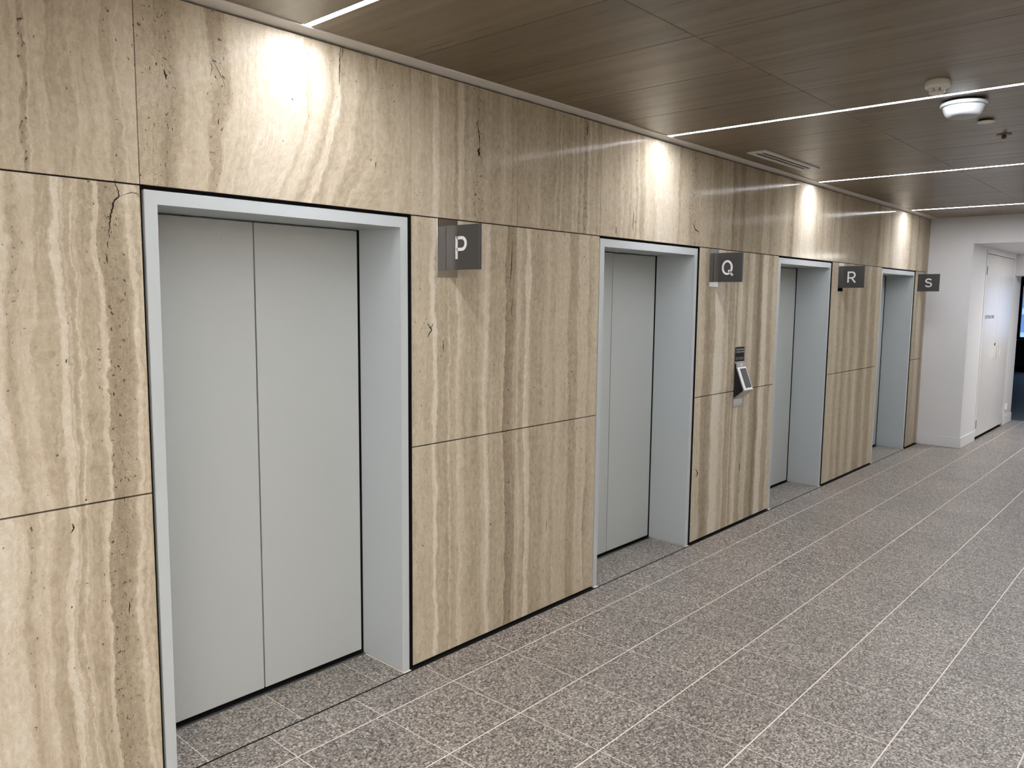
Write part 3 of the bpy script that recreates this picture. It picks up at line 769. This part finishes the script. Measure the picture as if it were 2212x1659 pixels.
# ------------------------------------------------------------------ lift letter signs
def arc(cx, cy, rx, ry, a0, a1, n=18):
    return [(cx + rx * math.cos(math.radians(a0 + (a1 - a0) * i / n)), cy + ry * math.sin(math.radians(a0 + (a1 - a0) * i / n))) for i in range(n + 1)]
SW = 0.0138
def letter_strokes(ch):
    h = 0.100; s = SW / 2
    if ch in 'PR':
        r = 0.0255
        bowl = [(s, h - s)] + arc(0.040, h - s - r, 0.0245, r, 90, -90) + [(s, h - s - 2 * r)]
        st = [([(s, 0), (s, h)], False), (bowl, False)]
        if ch == 'R':
            st.append(([(0.036, h - s - 2 * r), (0.071, 0.0)], False))
        return st
    if ch == 'Q':
        return [(arc(0.040, 0.05, 0.040 - s, 0.05 - s, 0, 360, 48)[:-1], True), ([(0.049, 0.032), (0.082, -0.004)], False)]
    if ch == 'S':
        up = arc(0.037, 0.0725, 0.0285, 0.0207, 25, 270, 22)
        lo = arc(0.037, 0.0290, 0.0305, 0.0221, 90, -160, 22)
        return [(up[:-1] + [(0.037, 0.0515)] + lo[1:], False)]
SIGNS = [('P', 2.425, 'grey sign with white letter P beside the nearest lift doors'), ('Q', 4.957, 'grey sign with white letter Q above the wall keypad'),
         ('R', 7.395, 'grey sign with white letter R right of the third lift doors'), ('S', 9.925, 'farthest grey sign with white letter S near the white end wall')]
for ch, x0, lab in SIGNS:
    e = empty('lift_sign', (x0 + 0.064, 0.0, 1.80), lab, 'sign', 'projecting lift letter signs')
    boxes('wall_plate', [(x0, x0 + 0.128, -0.0030, -0.0002, 1.800, 2.060)], M_mirror, e, 0.0004)
    xf = x0 + 0.054
    fl = boxes('flag_panel', [(xf, xf + 0.015, -0.2150, -0.0034, 1.832, 2.030)], M_signgrey, e, 0.0008)
    bm = bmesh.new()
    for pts, cl in letter_strokes(ch):
        ribbon(bm, pts, SW, 0.0012, cl, lambda uu, vv, dd: (xf - 0.0012 + dd, -0.066 - uu, 1.880 + vv))
    le = link('letter', mesh(bm, 'letter'), M_letter, fl)
    le['label'] = 'white capital letter ' + ch

# ------------------------------------------------------------------ call keypad with placard
kx0, kx1 = 5.392, 5.538
e = empty('call_keypad', ((kx0 + kx1) / 2, 0, 0.917), 'silver wedge-shaped lift call keypad with black placard on the travertine', 'keypad')
boxes('wall_plate', [(kx0, kx1, -0.0030, -0.0002, 0.917, 1.364)], M_mirror, e, 0.0004)
pl = boxes('placard', [(kx0 + 0.001, kx1 - 0.001, -0.0050, -0.0031, 1.256, 1.363)], M_placard, e)
for i, (t, wd) in enumerate((('DO NOT USE LIFT', 0.128), ('IF THERE IS A FIRE', 0.128))):
    rot = Matrix.Translation((kx0 + 0.009, -0.0056, 1.340 - 0.0185 * i)) @ Matrix.Rotation(math.pi / 2, 4, 'X')
    text_mesh('lettering', t, 0.0165, M_silvertext, pl, rot, 0.0003, width=wd)
bm = bmesh.new()
for r, n in ((1.2815, 24), (1.2695, 23)):
    for i in range(n):
        for (du, dv) in ((0, 0), (0.002, 0), (0, 0.0022), (0.002, 0.0022), (0, 0.0044), (0.002, 0.0044)):
            if random.random() < 0.62:
                xx, zz = kx0 + 0.009 + i * 0.0053 + du, r + dv
                add_box(bm, xx, xx + 0.0014, -0.0058, -0.0051, zz, zz + 0.0014)
br = link('braille', mesh(bm, 'braille'), M_gold, pl)
# bent front sheet
kw = [(-0.0032, 1.252), (-0.018, 1.250), (-0.022, 1.214), (-0.086, 1.050), (-0.083, 1.040), (-0.0032, 0.976)]
ki = [(-0.0032, 0.986), (-0.074, 1.043), (-0.077, 1.050), (-0.0135, 1.214), (-0.0128, 1.242), (-0.0032, 1.243)]
sheet = prism('front_sheet', kw + ki, 'x', kx0 + 0.002, kx1 - 0.002, M_alu, e, 0.0008, 1)
prism('side_cheek', [(-0.0034, 0.990), (-0.072, 1.045), (-0.0120, 1.208), (-0.0034, 1.240)], 'x', kx0 + 0.010, kx1 - 0.010, M_screen, e)
# screen and button on the sloping face
sa, sb = Vector((-0.022, 1.214)), Vector((-0.086, 1.050))
sd = (sb - sa).normalized(); sn = Vector((sd.y, -sd.x))
if sn.x > 0: sn = -sn
def on_slope(t0, t1, x0, x1, th, name, mat, parent):
    q = [sa + sd * t0, sa + sd * t1, sa + sd * t1 + sn * th, sa + sd * t0 + sn * th]
    return prism(name, [(p.x, p.y) for p in q], 'x', x0, x1, mat, parent)
on_slope(0.010, 0.160, kx0 + 0.040, kx1 - 0.012, 0.0015, 'screen', M_screen, sheet)
boxes('emblem', [(kx0 + 0.058, kx0 + 0.082, -0.0225, -0.0195, 1.216, 1.243)], M_letter, sheet)
qa, qb = Vector((-0.083, 1.040)), Vector((-0.0032, 0.976))
qd = (qb - qa).normalized(); qn = Vector((qd.y, -qd.x))
if qn.y > 0: qn = -qn
q = [qa + qd * 0.022, qa + qd * 0.040, qa + qd * 0.040 + qn * 0.001, qa + qd * 0.022 + qn * 0.001]
prism('reader_window', [(p.x, p.y) for p in q], 'x', kx0 + 0.055, kx0 + 0.095, M_letter, sheet)

# ------------------------------------------------------------------ ceiling fittings
v = empty('air_vent', (5.485, -0.274, CEIL), 'white two-slot linear air vent in the wood ceiling near the wall', 'air vent')
vx0, vx1, vy0, vy1, vz = 5.025, 5.945, -0.342, -0.206, CEIL - 0.008
boxes('frame', [(vx0, vx1, vy0, vy0 + 0.040, vz, CEIL - .0005), (vx0, vx1, vy1 - 0.032, vy1, vz, CEIL - .0005),
                (vx0, vx0 + 0.055, vy0 + 0.040, vy1 - 0.032, vz, CEIL - .0005), (vx1 - 0.055, vx1, vy0 + 0.040, vy1 - 0.032, vz, CEIL - .0005)], M_plastic, v)
ym = (vy0 + 0.040 + vy1 - 0.032) / 2
boxes('divider_bar', [(vx0 + 0.055, vx1 - 0.055, ym - 0.006, ym + 0.006, vz, CEIL - .0005)], M_plastic, v)
boxes('slot', [(vx0 + 0.055, vx1 - 0.055, ym + 0.006, vy1 - 0.032, CEIL - 0.0025, CEIL - .0005)], M_black, v)
boxes('slot', [(vx0 + 0.055, vx1 - 0.055, vy0 + 0.040, ym - 0.006, CEIL - 0.0025, CEIL - .0005)], M_black, v)

def cz_(prof):
    return [(r, CEIL - h) for r, h in prof]
s = empty('smoke_detector', (3.96, -1.62, CEIL), 'small white smoke detector with a slotted neck, left of the LED strip', 'smoke detector')
lathe('base', cz_([(0.0, 0.0), (0.049, 0.0), (0.051, 0.003), (0.051, 0.026), (0.047, 0.031), (0.034, 0.034), (0.0, 0.034)]), (3.96, -1.62, 0), M_plastic, s)
lathe('sensor_chamber', cz_([(0.020, 0.034), (0.023, 0.034), (0.023, 0.052), (0.0, 0.052)]), (3.96, -1.62, 0), M_black, s)
for i in range(8):
    a = i * math.pi / 4 + 0.2
    bm = bmesh.new()
    add_box(bm, 0.0235, 0.032, -0.0085, 0.0085, CEIL - 0.050, CEIL - 0.034)
    bmesh.ops.rotate(bm, verts=bm.verts[:], cent=(0, 0, 0), matrix=Matrix.Rotation(a, 3, 'Z'))
    bmesh.ops.translate(bm, verts=bm.verts[:], vec=(3.96, -1.62, 0))
    link('rib', mesh(bm, 'rib'), M_plastic, s)
lathe('cap', cz_([(0.0, 0.050), (0.032, 0.050), (0.032, 0.053), (0.026, 0.057), (0.0, 0.058)]), (3.96, -1.62, 0), M_plastic, s)

s = empty('alarm_dome', (4.43, -1.622, CEIL), 'large white domed alarm fixture hanging under the LED strip', 'alarm')
cc = (4.43, -1.622, 0)
lathe('mounting_plate', cz_([(0.0, 0.0), (0.090, 0.0), (0.090, 0.009), (0.0, 0.009)]), cc, M_black, s)  # coloured black to paint in the shadow gap above the rim
lathe('rim', cz_([(0.0, 0.009), (0.100, 0.009), (0.103, 0.012), (0.103, 0.022), (0.100, 0.026), (0.090, 0.028), (0.0, 0.028)]), cc, M_dome, s)
lathe('dome', cz_([(0.092, 0.027), (0.089, 0.042), (0.083, 0.057), (0.075, 0.069), (0.065, 0.076), (0.055, 0.079), (0.0, 0.080)]), cc, M_dome, s)

s = empty('cover_disc', (4.954, -1.614, CEIL), 'flat cream sprinkler cover disc on the wood ceiling', 'sprinkler')
lathe('mounting_ring', cz_([(0.0, 0.0), (0.033, 0.0), (0.033, 0.008), (0.0, 0.008)]), (4.954, -1.614, 0), M_black, s)  # black colour stands for the shadow between disc and ceiling
lathe('disc', cz_([(0.0, 0.008), (0.043, 0.008), (0.044, 0.010), (0.042, 0.013), (0.0, 0.014)]), (4.954, -1.614, 0), M_plastic, s)
s = empty('sprinkler_head', (5.436, -1.613, CEIL), 'tiny brown sprinkler head beyond the cream cover disc', 'sprinkler')
lathe('escutcheon', cz_([(0.0, 0.0), (0.038, 0.0), (0.040, 0.002), (0.036, 0.004), (0.0, 0.005)]), (5.436, -1.613, 0), M_brown, s)
lathe('nozzle', cz_([(0.010, 0.005), (0.014, 0.012), (0.014, 0.020), (0.008, 0.026), (0.0, 0.027)]), (5.436, -1.613, 0), M_brown, s)
